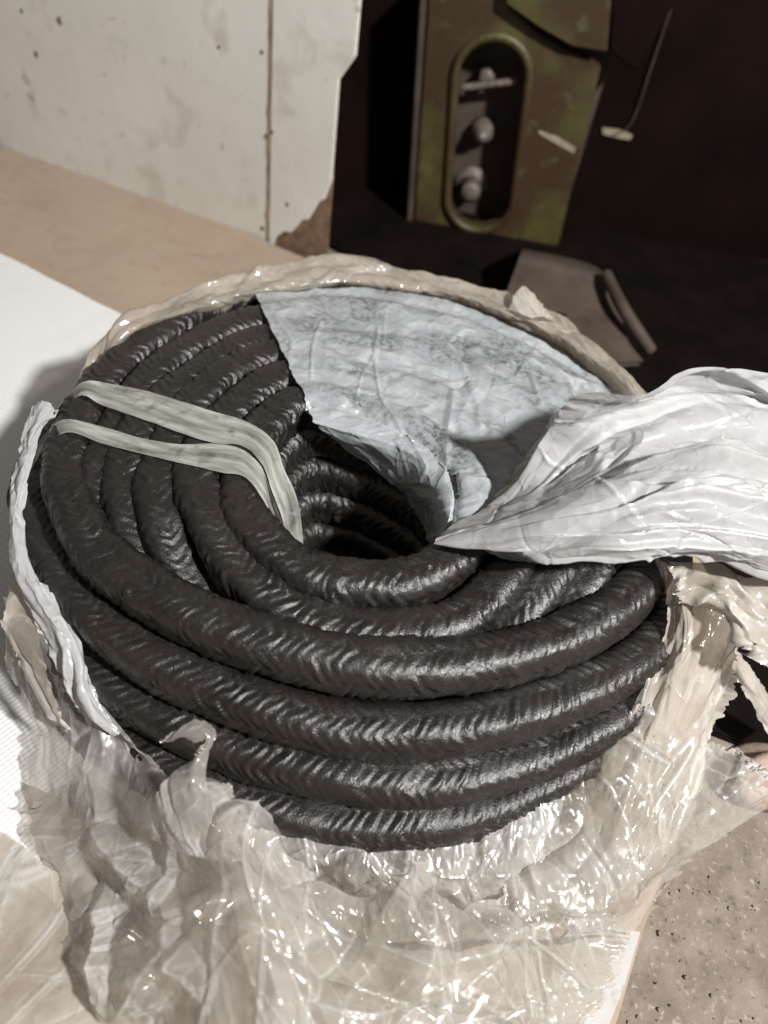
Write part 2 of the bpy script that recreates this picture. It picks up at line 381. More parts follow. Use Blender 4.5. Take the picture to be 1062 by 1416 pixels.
def film(name, G, mat, parent, seed, res=0.0008, folds=((60, 0.4, (0.004, 0.015), (0.01, 0.05)),), ang=None, spread=0.6,
         rag=(0, 0, 0, 0), post=None, zmin=None, extra=None, contact=False, fac=()):
    G = np.asarray(G, float); rg = np.random.default_rng(seed)
    C0 = patch_interp(G, 40, 40)
    lu = np.linalg.norm(np.diff(C0, axis=1), axis=-1).sum(1).max(); lv = np.linalg.norm(np.diff(C0, axis=0), axis=-1).sum(0).max()
    nu = int(np.clip(lu / res, 16, 400)); nv = int(np.clip(lv / res, 16, 400))
    P = patch_interp(G, nu, nv)
    # torn borders: pull border columns in or out along the sheet
    uu = np.linspace(0, 1, nu)[None, :].repeat(nv, 0); vv = np.linspace(0, 1, nv)[:, None].repeat(nu, 1)
    Lr, Rr, Tr, Br = rag
    du = (P[:, -1] - P[:, 0]); du = du / (np.linalg.norm(du, axis=-1, keepdims=True) + 1e-9)
    dv = (P[-1] - P[0]); dv = dv / (np.linalg.norm(dv, axis=-1, keepdims=True) + 1e-9)
    if Lr: P = P + (np.clip(1 - uu * 11, 0, 1) ** 1.5 * rag1(nv, rg, Lr)[:, None])[..., None] * du[:, None]
    if Rr: P = P + (np.clip(1 - (1 - uu) * 11, 0, 1) ** 1.5 * rag1(nv, rg, Rr)[:, None])[..., None] * du[:, None]
    if Tr: P = P + (np.clip(1 - vv * 11, 0, 1) ** 1.5 * rag1(nu, rg, Tr)[None, :])[..., None] * dv[None]
    if Br: P = P + (np.clip(1 - (1 - vv) * 11, 0, 1) ** 1.5 * rag1(nu, rg, Br)[None, :])[..., None] * dv[None]
    if post is not None: P = post(P)
    A = np.cumsum(np.linalg.norm(np.diff(P, axis=1, prepend=P[:, :1]), axis=-1), 1); A = A - A[:, nu // 2][:, None]
    B = np.cumsum(np.linalg.norm(np.diff(P, axis=0, prepend=P[:1]), axis=-1), 0); B = B - B[nv // 2][None]
    h = np.zeros_like(A)
    for (n, sl, wr, Lr_) in folds: h += crumple(A, B, rg, n, sl, wr, Lr_, ang, spread)
    for (cu, cv, am) in fac: h += facets(A, B, rg, cu, cv, am)
    h -= h.mean()
    if zmin is not None: h = h * np.clip((P[..., 2] - zmin) / 0.013, 0.25, 1)
    if extra is not None: h = h + extra(uu, vv)
    N = normals(P)
    # sheets are drawn so that the viewer's side is the positive one
    fl = np.mean(np.sum(N * (CAM - P), -1)) < 0
    if fl: N = -N
    P = P + N * h[..., None]
    if zmin is not None: P[..., 2] = np.where(P[..., 2] < zmin, zmin + 0.22 * (zmin - P[..., 2]), P[..., 2])
    uv = np.stack([A, B], -1).reshape(-1, 2)
    lap = np.abs(np.gradient(np.gradient(h, axis=0), axis=0)) + np.abs(np.gradient(np.gradient(h, axis=1), axis=1))
    crs = np.clip(lap / (np.percentile(lap, 97) + 1e-9), 0, 1) ** 1.3      # stress-whitened folds
    con = None
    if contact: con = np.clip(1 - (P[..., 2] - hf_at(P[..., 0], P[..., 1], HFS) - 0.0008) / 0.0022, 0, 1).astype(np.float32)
    o = link(name, mesh_np(name, P.reshape(-1, 3), grid_faces(nu, nv)[:, ::-1] if fl else grid_faces(nu, nv), uv), mat, parent)
    ca_ = o.data.attributes.new('crease', 'FLOAT', 'POINT'); ca_.data.foreach_set('value', crs.astype(np.float32).ravel())
    if con is not None:
        at_ = o.data.attributes.new('contact', 'FLOAT', 'POINT'); at_.data.foreach_set('value', con.ravel())
    return o
def G3(rows): return [[at(*p) if len(p) == 3 else np.array(p[1:]) for p in r] for r in rows]

# white woven sack lying over the cardboard at the left
sack_rows = [[(-260, 270, .003), (-100, 305, .003), (0, 350, .004), (90, 395, .004), (190, 446, .003), (300, 500, .003)],
             [(-260, 500, .004), (-100, 520, .004), (0, 560, .005), (60, 600, .004), (150, 640, .003), (260, 650, .003)],
             [(-260, 800, .004), (-100, 820, .005), (0, 860, .004), (70, 880, .004), (160, 900, .003), (260, 900, .003)],
             [(-260, 1000, .004), (-100, 1020, .006), (0, 1060, .006), (70, 1080, .004), (160, 1100, .003), (260, 1100, .003)],
             [(-260, 1120, .003), (-100, 1150, .003), (0, 1195, .003), (60, 1235, .003), (130, 1280, .003), (260, 1330, .003)]]
so = film('woven_sack', G3(sack_rows), SACK, None, 71, res=0.002, folds=((14, 0.10, (0.01, 0.03), (0.04, 0.12)),), rag=(0, 0, .001, .001), zmin=0.0015)
tag(so, 'bright white woven sack spread flat to the left of the rope coil', 'sack')

# ------------------------------------------------------------------ the rope coil
COIL = thing('rope_coil', 'thick coil of dark graphite braided packing rope in torn plastic wrapping', 'rope coil')
def braid_tube(P, rad, ns, seed, amp=0.0020, cols=8, pitch=0.0045, twist=0.0):
    rg = np.random.default_rng(seed)
    n = len(P)
    T = np.roll(P, -1, 0) - np.roll(P, 1, 0); T /= np.linalg.norm(T, axis=1, keepdims=True)
    Z = np.array([0, 0, 1.0]); Nn = np.cross(T, Z); Nn /= np.linalg.norm(Nn, axis=1, keepdims=True); Bn = np.cross(Nn, T)
    seg = np.linalg.norm(np.roll(P, -1, 0) - P, axis=1); u = np.concatenate([[0], np.cumsum(seg)[:-1]]); Ltot = seg.sum()
    pt = Ltot / round(Ltot / pitch)
    th = np.linspace(0, 2 * math.pi, ns, endpoint=False)
    Uu, Th = np.meshgrid(u, th, indexing='ij')
    def lf(k, m, ph):   # smooth closed noise along and around
        out = np.zeros_like(Uu)
        for i in range(k):
            a = rg.integers(1, m); b = rg.integers(-3, 4); out += np.sin(2 * math.pi * a * Uu / Ltot + b * Th + rg.uniform(0, 6.28)) / math.sqrt(k) * 1.2
        return out
    warp = lf(6, 30, 0)
    tw = 2 * math.pi * round(twist) * Uu / Ltot
    v = ((Th + tw + 0.10 * warp) / (2 * math.pi) * cols) 
    col = np.floor(v); fr = v - col; sgn = np.where(col % 2 == 0, 1.0, -1.0)
    ph = Uu / pt + sgn * (fr - 0.5) * 1.45 + 0.12 * lf(12, 120, 1) + 8
    cell = np.floor(ph); f = ph - cell
    tab = rg.uniform(0, 1, 4096); rnd = tab[((cell * 37 + col * 131).astype(int)) % 4096]
    strand = f ** 0.55 * np.clip((1 - f) / 0.16, 0, 1) * (0.45 + 0.85 * rnd)
    cross = np.clip(np.sin(math.pi * np.clip(fr, 0.0, 1.0)), 0, 1) ** 0.4
    wear = np.clip(0.74 + 0.38 * lf(14, 60, 2), 0.25, 1.25)       # smeared stretches and open ones
    wear = wear * (1 - 0.45 * np.clip(np.sin(Th), 0, 1) ** 2 * (rad > 0.002))
    h = amp * wear * (strand * (0.45 + 0.55 * cross) - 0.7)
    h += 0.00012 * lf(30, 40, 3)
    q = 3.1
    se = (np.abs(np.cos(Th)) ** q + np.abs(np.sin(Th)) ** q) ** (-1 / q)
    R = rad * se * (1 + 0.03 * lf(6, 14, 4)) + h
    V = P[:, None] + R[..., None] * (np.cos(Th)[..., None] * Nn[:, None] + np.sin(Th)[..., None] * Bn[:, None])
    a = np.arange(n * ns).reshape(n, ns)
    Fq = np.stack([a, np.roll(a, -1, 1), np.roll(np.roll(a, -1, 0), -1, 1), np.roll(a, -1, 0)], -1).reshape(-1, 4)
    return V.reshape(-1, 3), Fq
RINGS = {
 'A': [(-.051,-.040,.092),(-.043,-.060,.092),(-.028,-.074,.092),(-.011,-.079,.091),(.006,-.079,.091),(.023,-.073,.091),(.037,-.062,.091),(.047,-.048,.091),(.050,-.030,.091),(.044,-.010,.091),(.028,.008,.091),(.006,.018,.091),(-.018,.023,.091),(-.041,.018,.091),(-.052,-.010,.092)],
 'B': [(-.073,-.036,.090),(-.058,-.061,.090),(-.043,-.078,.088),(-.023,-.091,.085),(-.002,-.096,.083),(.020,-.094,.083),(.043,-.084,.084),(.060,-.066,.086),(.069,-.047,.088),(.072,-.024,.09),(.067,.000,.09),(.049,.026,.09),(.016,.042,.09),(-.020,.047,.09),(-.051,.038,.09),(-.069,.005,.09)],
 'C': [(-.0885,-.038,.0885),(-.076,-.066,.084),(-.057,-.084,.074),(-.025,-.090,.066),(.015,-.090,.064),(.044,-.086,.062),(.064,-.078,.073),(.080,-.058,.084),(.090,-.034,.088),(.095,-.006,.089),(.088,.025,.089),(.067,.052,.089),(.025,.072,.089),(-.02,.074,.089),(-.061,.056,.089),(-.087,.010,.089)],
 'D': [(-.102,-.038,.0865),(-.089,-.066,.080),(-.072,-.085,.068),(-.035,-.097,.058),(.015,-.098,.056),(.055,-.090,.056),(.083,-.074,.069),(.099,-.050,.082),(.108,-.022,.086),(.111,.012,.087),(.100,.045,.087),(.08,.067,.087),(.03,.091,.087),(-.025,.093,.087),(-.069,.069,.087),(-.101,.010,.087)],
 'E': [(-.114,-.040,.084),(-.100,-.066,.074),(-.08,-.085,.06),(-.04,-.098,.05),(.015,-.10,.046),(.06,-.09,.05),(.095,-.068,.062),(.112,-.040,.075),(.125,-.010,.082),(.124,.03,.085),(.095,.079,.086),(.03,.110,.086),(-.03,.111,.086),(-.079,.085,.086),(-.107,.045,.085),(-.115,.005,.085)],
 'S3': [(-.129,-.040,.083),(-.117,-.060,.083),(-.101,-.079,.082),(-.077,-.093,.083),(-.051,-.103,.084),(-.024,-.109,.085),(.004,-.110,.085),(.031,-.106,.085),(.056,-.098,.084),(.081,-.086,.083),(.103,-.069,.082),(.120,-.050,.081),(.131,-.026,.08),(.137,.005,.08),(.133,.045,.08),(.105,.095,.08),(.06,.127,.081),(0,.138,.082),(-.06,.128,.083),(-.104,.101,.085),(-.120,.064,.085),(-.132,.033,.084),(-.135,-.002,.083)],
 'S4': [(-.149,-.033,.066),(-.137,-.056,.066),(-.119,-.077,.066),(-.098,-.096,.066),(-.072,-.111,.066),(-.041,-.120,.066),(-.012,-.125,.066),(.015,-.125,.066),(.043,-.120,.066),(.070,-.110,.066),(.100,-.093,.066),(.123,-.075,.065),(.139,-.054,.064),(.147,-.030,.063),(.150,.005,.062),(.142,.05,.062),(.112,.1,.062),(.06,.135,.063),(0,.147,.064),(-.06,.137,.065),(-.108,.106,.066),(-.128,.064,.066),(-.141,.03,.066),(-.148,0,.066)],
 'S5': [(-.150,-.030,.047),(-.128,-.077,.047),(-.090,-.112,.047),(-.055,-.127,.047),(-.020,-.134,.047),(.020,-.135,.047),(.050,-.130,.046),(.078,-.118,.046),(.104,-.101,.046),(.127,-.083,.046),(.143,-.055,.045),(.152,-.01,.044),(.145,.05,.044),(.115,.1,.044),(.06,.137,.044),(0,.149,.044),(-.06,.138,.045),(-.104,.104,.046),(-.135,.058,.047),(-.148,.01,.047)],
 'S6': [(-.150,-.035,.028),(-.129,-.083,.028),(-.09,-.12,.028),(-.05,-.138,.028),(-.015,-.144,.028),(.022,-.144,.028),(.060,-.135,.028),(.090,-.118,.028),(.117,-.098,.028),(.138,-.070,.027),(.149,-.03,.026),(.15,.02,.026),(.13,.08,.026),(.07,.132,.026),(0,.149,.026),(-.07,.133,.026),(-.114,.094,.027),(-.141,.045,.028)],
 'S7': [(-.149,-.035,.010),(-.129,-.083,.010),(-.09,-.122,.010),(-.015,-.145,.010),(.060,-.138,.010),(.118,-.1,.010),(.147,-.03,.010),(.14,.06,.010),(.07,.13,.010),(-.07,.132,.010),(-.142,.055,.010)],
 'X1': [(-.032,-.03,.0100),(-.001,-.061,.010),(.030,-.03,.010),(0,.001,.010)],  # added turn, its dark rope blackens the hole floor in place of shade
 'X2': [(-.0115,-.03,.0100),(-.001,-.040,.010),(.010,-.03,.010),(0,-.020,.010)],  # second added turn, closes the middle of the dark hole floor
 'B2': [(-.07,-.034,.070),(-.04,-.078,.068),(0,-.090,.066),(.045,-.078,.067),(.075,-.04,.068),(.072,.005,.07),(.02,.052,.07),(-.05,.041,.07)],
}
_a = np.array(RINGS['A'])
for k, (dx, dy, s, z) in enumerate([(.001, .000, .97, .0755), (.001, -.002, .91, .0580), (.002, -.003, .85, .040), (.003, -.004, .80, .022)]):
    c = np.array([.0, -.029]); q = _a.copy(); q[:, :2] = c + (q[:, :2] - c) * s + [dx, dy]; q[:, 2] = z; RINGS['W%d' % k] = q
hidden = {'S7', 'B2', 'W3', 'X1', 'X2'}
rope_v = []
for i, (k, pts) in enumerate(RINGS.items()):
    pts = np.array(pts); c = cr(pts, 3000, True)
    L = np.linalg.norm(np.roll(c, -1, 0) - c, axis=1).sum()
    n = int(L / (0.0016 if k in hidden else 0.00062)); 
    s = np.concatenate([[0], np.cumsum(np.linalg.norm(np.diff(np.vstack([c, c[:1]]), axis=0), axis=1))])
    cc = np.stack([np.interp(np.linspace(0, L, n, endpoint=False), s, np.append(c[:, a], c[0, a])) for a in range(3)], 1)
    rg = np.random.default_rng(40 + i)
    ang = np.linspace(0, 2 * math.pi, n, endpoint=False)
    for a in range(3):
        for m in range(3, 9): cc[:, a] += (0.0003 if a < 2 else 0.00035) * rg.normal() * np.sin(m * ang + rg.uniform(0, 6.28))
    V, Fq = braid_tube(cc, 0.0102, 40 if k in hidden else 64, 100 + i, twist=0)
    rope_v.append(V)
    link('rope_turn', mesh_np('rope_turn', V, Fq), ROPE, COIL)
# top surface of the coil, for what is draped over it
RES = 0.0015; X0 = -0.2; NH = 268
hf = np.zeros((NH, NH)) 
for V in rope_v:
    ix = ((V[:, 0] - X0) / RES).astype(int); iy = ((V[:, 1] - X0) / RES).astype(int)
    np.maximum.at(hf, (iy, ix), V[:, 2])
def mf(a, r, op):
    for ax in (0, 1):
        b = a.copy()
        for s in range(1, r + 1): b = op(b, op(np.roll(a, s, ax), np.roll(a, -s, ax)))
        a = b
    return a
def blur(a, r):
    for ax in (0, 1):
        for _ in range(2): a = sum(np.roll(a, s, ax) for s in range(-r, r + 1)) / (2 * r + 1)
    return a
HFC = blur(mf(mf(hf, 5, np.maximum), 5, np.minimum), 1)
HFS = blur(mf(mf(hf, 1, np.maximum), 1, np.minimum), 1)
def hf_at(x, y, A=HFC):
    fx = np.clip((x - X0) / RES - 0.5, 0, NH - 2); fy = np.clip((y - X0) / RES - 0.5, 0, NH - 2)
    i = fx.astype(int); j = fy.astype(int); a = fx - i; b = fy - j
    return A[j, i] * (1 - a) * (1 - b) + A[j, i + 1] * a * (1 - b) + A[j + 1, i] * (1 - a) * b + A[j + 1, i + 1] * a * b

# ------------------------------------------------------------------ strapping tape
TAPES = thing('strapping_tape', 'pale yellowish tape tied round the left side of the rope coil', 'tape')
def strand(up, lo, tail, seed):
    """two traced edges lying on the ropes, then a tail of z values down the hole"""
    n = len(up); rows = [[], [], [], [], []]
    for i in range(n):
        for k, f in enumerate((0, .25, .5, .75, 1)):
            px = up[i][0] * (1 - f) + lo[i][0] * f; py = up[i][1] * (1 - f) + lo[i][1] * f
            z = tail.get(i)
            if z is None:
                z = 0.097
                for _ in range(5):
                    p = at(px, py, z); z = 0.4 * z + 0.6 * (float(hf_at(p[0:1], p[1:2])[0]) + 0.0014)
                z = max(z, 0.0975)
            rows[k].append(at(px, py, z + 0.0003 * math.sin(f * 9 + i * 1.3)))
    film('strand', rows, TAPE, TAPES, seed, res=0.0006, folds=((5, 0.15, (0.001, 0.003), (0.01, 0.05)),), ang=0.0, spread=0.08, rag=(0, 0, .0003, .0003))
strand([(82, 562), (113, 529), (155, 531), (226, 547), (292, 568), (339, 582), (377, 608), (393, 648), (410, 686), (417, 724), (420, 770)],
       [(80, 577), (111, 547), (141, 560), (207, 583), (282, 609), (337, 618), (363, 644), (377, 681), (391, 719), (397, 745), (400, 790)],
       {0: .083, 1: .0965, 5: .1030, 6: .1040, 7: .1010, 8: .090, 9: .072, 10: .050}, 11)
strand([(40, 640), (60, 603), (89, 580), (141, 590), (198, 606), (245, 614), (306, 614), (339, 624), (363, 648), (377, 686), (393, 728), (400, 770)],
       [(40, 656), (62, 619), (94, 598), (141, 613), (198, 628), (254, 641), (306, 653), (339, 660), (363, 690), (377, 718), (391, 750), (396, 790)],
       {0: .074, 1: .0855, 2: .0965, 6: .1025, 7: .1040, 8: .1030, 9: .094, 10: .075, 11: .052}, 12)

# ------------------------------------------------------------------ white film sheet over the coil
WF = thing('white_film_wrap', 'torn bluish white plastic film over the back and right of the rope coil', 'plastic film')
cov = [[(352, 408, .094), (430, 399, .095), (520, 400, .095), (600, 411, .095), (680, 436, .095), (760, 474, .095), (830, 516, .094), (890, 552, .092)],
       [(386, 480, .099), (450, 470, .099), (530, 470, .099), (610, 480, .099), (690, 500, .099), (765, 535, .099), (830, 570, .099), (885, 600, .099)],
       [(418, 545, .102), (480, 540, .102), (550, 543, .102), (615, 552, .102), (680, 575, .102), (745, 602, .102), (805, 628, .102), (860, 648, .102)],
       [(432, 580, .102), (485, 590, .102), (538, 600, .102), (585, 618, .102), (630, 640, .102), (690, 665, .102), (750, 685, .102), (820, 700, .102)],
       [(442, 592, .0985), (490, 606, .0985), (535, 620, .0985), (574, 640, .0985), (606, 668, .0985), (640, 700, .102), (720, 722, .102), (800, 735, .102)],
       [(466, 612, .090), (500, 628, .088), (535, 648, .087), (566, 668, .086), (592, 696, .086), (622, 728, .098), (710, 745, .102), (790, 752, .102)],
       [(482, 625, .084), (512, 646, .080), (540, 668, .077), (562, 690, .070), (584, 725, .064), (606, 760, .085), (690, 775, .097), (780, 780, .098)]]
ridges = [([(524, 445), (518, 500), (525, 550), (560, 600), (590, 645)], .0022, .0011), ([(600, 440), (640, 500), (660, 560), (664, 590)], .0024, .0022),
          ([(627, 545), (618, 600), (614, 660)], .0026, .0022), ([(632, 575), (648, 625), (668, 668), (690, 690)], .0026, .0026), ([(445, 440), (432, 480), (430, 525)], .0018, .0010),
          ([(535, 420), (530, 470), (500, 520), (490, 560)], .0014, .0009), ([(440, 590), (500, 612), (560, 640)], .0018, .0012), ([(450, 606), (520, 640), (575, 672)], .0016, .0010),
          ([(700, 470), (735, 510), (748, 560)], .0022, .0018), ([(760, 490), (790, 520), (800, 560)], .0026, .002), ([(395, 520), (405, 470), (380, 430)], .0016, .0014)]
def cov_post(P):
    z = hf_at(P[..., 0], P[..., 1]) + 0.0013
    P = P.copy(); lowz = P[..., 2] < 0.0975
    near = np.clip(1 - (P[..., 2] - z) / 0.014, 0, 1)
    P[..., 2] = np.where(lowz & (P[..., 2] < 0.091) & (P[..., 1] < 0.05), P[..., 2], np.maximum(z, P[..., 2] * (1 - near) + z * near))
    for pl, hgt, wid in ridges:
        q = np.array([at(x, y, .101)[:2] for x, y in pl]); d = np.full(P.shape[:2], 9.0)
        for a, b in zip(q[:-1], q[1:]):
            ab = b - a; tt = np.clip(((P[..., :2] - a) @ ab) / (ab @ ab), 0, 1)
            d = np.minimum(d, np.linalg.norm(P[..., :2] - (a + tt[..., None] * ab), axis=-1))
        P[..., 2] += 0.5 * hgt * np.clip(1 - d / (1.4 * wid), 0, 1)
    return P
film('cover_sheet', G3(cov), FILM_S, WF, 21, res=0.0008, folds=((40, 0.2, (0.002, 0.010), (0.015, 0.05)), (60, 0.3, (0.001, 0.003), (0.006, 0.02))), fac=((.020, .012, .0010), (.008, .006, .0005)), rag=(.0012, 0, .001, .001), post=cov_post, contact=True)

flap = [[(612, 728, .100), (690, 688, .108), (748, 610, .146), (800, 556, .182), (890, 548, .186), (960, 512, .188), (1062, 518, .184), (1160, 545, .16)],
        [(606, 740, .106), (700, 702, .122), (785, 655, .134), (850, 622, .142), (915, 600, .148), (980, 585, .152), (1062, 592, .150), (1160, 605, .14)],
        [(602, 747, .108), (705, 724, .128), (800, 700, .145), (870, 682, .154), (930, 670, .158), (990, 662, .160), (1062, 672, .156), (1160, 685, .14)],
        [(600, 751, .108), (705, 750, .126), (800, 745, .140), (870, 740, .148), (930, 735, .150), (990, 737, .150), (1062, 748, .145), (1160, 765, .13)],
        [(601, 754, .106), (690, 767, .118), (770, 776, .127), (860, 777, .130), (930, 772, .129), (985, 777, .128), (1062, 801, .123), (1160, 825, .11)],
        [(606, 750, .102), (690, 752, .108), (770, 750, .112), (860, 750, .114), (930, 745, .112), (985, 750, .110), (1062, 770, .105), (1160, 800, .10)]]
def flap_pleats(u, v):
    h = np.zeros_like(u)
    for v0, dv, a, w, us in [(.16, -.05, .005, .10, .15), (.30, .02, .006, .13, .05), (.44, -.03, .005, .10, .12), (.56, .05, .006, .12, .08), (.68, -.02, .004, .08, .2), (.80, .02, .004, .07, .1), (.37, .10, .004, .06, .4), (.24, .12, .004, .07, .5)]:
        s_ = v - (v0 + dv * u + .012 * np.sin(u * 9 + v0 * 40))
        g = np.clip((u - us) / .25, 0, 1) * (0.35 + 0.65 * np.abs(np.sin(u * 5 + v0 * 17)))
        h += a * g * np.where(s_ > 0, np.exp(-s_ / w * 1.6), np.clip(1 + s_ / .018, 0, 1))
    return h - 0.004 * np.clip(u * 3, 0, 1)
flap = [[(x, y, .1 + (z - .1) * .74) for x, y, z in r] for r in flap]
film('folded_flap', G3(flap), FILM_W, WF, 22, res=0.0007, folds=((26, 0.6, (0.003, 0.010), (0.03, 0.08)), (90, 0.9, (0.0008, 0.0022), (0.012, 0.05))), fac=((.045, .016, .0024), (.020, .010, .0010), (.008, .005, .0003)), ang=0.0, spread=0.45, rag=(0, 0, 0, .002), extra=flap_pleats)
# pleat rising from the sheet into the flap
film('pleat', G3([[(790, 566, .118), (770, 600, .112), (735, 650, .106), (700, 690, .104)], [(765, 570, .106), (740, 610, .104), (712, 650, .103), (684, 692, .102)], [(812, 590, .116), (800, 620, .116), (770, 660, .116), (720, 700, .110)]][:2]),
     FILM_C, WF, 23, folds=((16, 0.35, (0.002, 0.006), (0.01, 0.04)),), fac=((.02, .008, .002),), ang=0, spread=0.3)
film('pleat', G3([[(805, 560, .124), (850, 585, .132), (800, 640, .128), (735, 690, .116)], [(850, 570, .122), (890, 600, .14), (830, 660, .138), (745, 702, .122)]]),
     FILM_W, WF, 24, folds=((14, 0.35, (0.002, 0.006), (0.01, 0.04)),), fac=((.02, .008, .002),), ang=0, spread=0.3)
# white torn strip at the left rim
film('torn_strip', G3([[(47, 562, .092), (62, 556, .094), (78, 566, .092)], [(28, 625, .088), (37, 620, .092), (50, 618, .090)], [(13, 700, .084), (21, 700, .088), (34, 700, .084)],
     [(11, 760, .078), (23, 762, .082), (38, 765, .078)], [(35, 835, .070), (58, 832, .076), (76, 830, .070)], [(62, 890, .062), (92, 890, .068), (112, 888, .062)],
     [(88, 945, .055), (108, 945, .060), (122, 935, .055)], [(112, 985, .048), (124, 978, .052), (136, 972, .050)], [(150, 1012, .040), (160, 1014, .042), (168, 1016, .041)]]),
     FILM_W, WF, 25, res=0.0005, folds=((30, 0.6, (0.0012, 0.004), (0.01, 0.04)),), fac=((.004, .02, .0015), (.003, .005, .0004)), ang=math.pi / 2, spread=0.2, rag=(.001, .001, .001, 0))

# ------------------------------------------------------------------ clear plastic bag round the coil
BAG = thing('plastic_bag', 'crumpled dusty clear plastic bag torn open around the rope coil', 'plastic bag')
# back wall, folded over the rim
rim_in = [(86, 590), (124, 532), (178, 466), (235, 448), (292, 440), (352, 422), (430, 412), (520, 413), (600, 423), (680, 449), (760, 486), (830, 528), (890, 566)]
rim_mid = [(80, 586), (117, 524), (170, 456), (232, 428), (296, 404), (352, 386), (420, 372), (480, 368), (560, 380), (650, 402), (740, 432), (826, 485), (893, 552)]
rim_out = [(76, 584), (112, 521), (164, 450), (225, 424), (292, 398), (350, 380), (420, 365), (480, 360), (550, 373), (645, 395), (735, 424), (822, 478), (896, 548)]
film('back_wall', [[at(x, y, .082 if 170 < x < 860 else .070) for x, y in rim_in], [at(x, y * .5 + y2 * .5, .096 if x > 170 else .080) for (x, y), (x2, y2) in zip(rim_in, rim_mid)], [at(x, y, .097 if x > 168 else .081) for x, y in rim_mid], [at(x, y, .094 if x > 160 else .078) for x, y in rim_out],
      [at(x, y, .094) * np.array([1.02, 1.02, 0.5]) for x, y in rim_out], [at(x, y, .094) * np.array([1.06, 1.08, 0.0]) + [0, 0, .004] for x, y in rim_out]],
     FILM_R, BAG, 31, res=0.0009, folds=((20, 0.3, (0.003, 0.009), (0.02, 0.06)),), fac=((.03, .010, .0022), (.012, .006, .0010), (.005, .004, .0003)), rag=(0, 0, .001, 0))
film('torn_corner', G3([[(702, 428, .098), (720, 396, .108), (738, 406, .106)], [(715, 432, .099), (738, 420, .104), (752, 424, .102)], [(735, 440, .099), (752, 438, .101), (768, 444, .098)]]), FILM_C, BAG, 32, res=0.0006, folds=((8, 0.3, (0.002, 0.005), (0.01, 0.02)),), rag=(.001, .001, .001, 0))
# right wall: long cream pleats
film('right_wall', G3([[(905, 770, .098), (945, 790, .098), (985, 800, .094), (1022, 850, .085)], [(925, 850, .082), (955, 870, .084), (990, 880, .078), (1022, 895, .066)],
     [(895, 930, .066), (935, 940, .068), (975, 935, .062), (1010, 935, .050)], [(855, 1010, .046), (905, 1020, .050), (955, 1020, .044), (995, 1000, .034)],
     [(815, 1090, .030), (870, 1110, .036), (925, 1115, .030), (965, 1090, .020)], [(780, 1160, .024), (850, 1180, .030), (905, 1180, .022), (945, 1150, .010)]]),
     FILM_C, BAG, 33, folds=((34, 0.6, (0.003, 0.008), (0.03, 0.08)), (20, 0.6, (0.001, 0.0025), (0.02, 0.05))), fac=((.009, .045, .003), (.006, .014, .0009)), ang=math.pi / 2, spread=0.14, rag=(.002, .003, 0, .002), zmin=0.0085)
film('right_gather', G3([[(925, 776, .106), (985, 782, .106), (1062, 806, .106), (1150, 840, .1)], [(932, 808, .100), (990, 800, .106), (1062, 835, .104), (1150, 870, .1)], [(938, 828, .096), (985, 822, .102), (1062, 870, .098), (1150, 900, .09)], [(985, 838, .09), (1015, 860, .095), (1052, 916, .088), (1150, 950, .08)]]),
     FILM_C, BAG, 34, folds=((22, 0.5, (0.003, 0.008), (0.02, 0.04)), (24, 0.5, (0.001, 0.003), (0.01, 0.03))), fac=((.018, .010, .004), (.008, .006, .0012)), ang=0.2, spread=0.4, rag=(.002, 0, 0, .004))
film('right_skirt', G3([[(850, 930, .04), (900, 960, .055), (940, 1010, .045), (985, 1030, .025), (1020, 1040, .012)], [(790, 1060, .03), (850, 1060, .045), (905, 1090, .040), (960, 1100, .022), (1062, 1075, .02)],
     [(740, 1130, .022), (810, 1150, .034), (880, 1170, .030), (960, 1170, .012), (1050, 1120, .008)], [(700, 1220, .02), (790, 1230, .024), (860, 1230, .022), (910, 1215, .012), (950, 1190, .006)], [(680, 1290, .014), (760, 1290, .016), (830, 1285, .014), (872, 1290, .010), (905, 1250, .004)]]),
     FILM_T, BAG, 35, folds=((40, 0.6, (0.003, 0.010), (0.02, 0.06)), (60, 0.6, (0.001, 0.003), (0.01, 0.04))), fac=((.018, .030, .0030), (.010, .015, .0009), (.004, .005, .00014)), ang=0.9, spread=0.6, rag=(.003, .006, .003, .003), zmin=0.007)
# front: film tight round the lowest turns, then the slack heap in front of it
film('front_wall', G3([[(255, 1035, .036), (330, 1085, .033), (430, 1118, .026), (540, 1128, .024), (650, 1114, .026), (740, 1074, .034), (820, 1020, .040), (860, 965, .05)],
     [(270, 1085, .032), (335, 1138, .029), (430, 1158, .027), (540, 1166, .026), (650, 1154, .027), (750, 1118, .030), (840, 1062, .032), (890, 1000, .04)],
     [(285, 1140, .026), (350, 1190, .024), (440, 1204, .023), (545, 1212, .0225), (655, 1200, .023), (765, 1168, .024), (860, 1108, .02), (915, 1040, .025)],
     [(300, 1190, .015), (370, 1232, .014), (460, 1246, .013), (555, 1252, .0125), (665, 1244, .013), (780, 1220, .013), (885, 1160, .01), (945, 1080, .012)],
     [(310, 1240, .012), (390, 1285, .006), (475, 1300, .005), (565, 1306, .005), (675, 1300, .005), (790, 1280, .005), (890, 1215, .006), (960, 1130, .008)]]),
     FILM_G, BAG, 36, res=0.0006, folds=((30, 0.5, (0.003, 0.010), (0.01, 0.05)), (160, 0.5, (0.001, 0.003), (0.006, 0.025))), fac=((.016, .03, .002), (.007, .012, .0007), (.0028, .003, .00018)), ang=1.45, spread=0.5, rag=(0, 0, .002, .002), zmin=0.002)
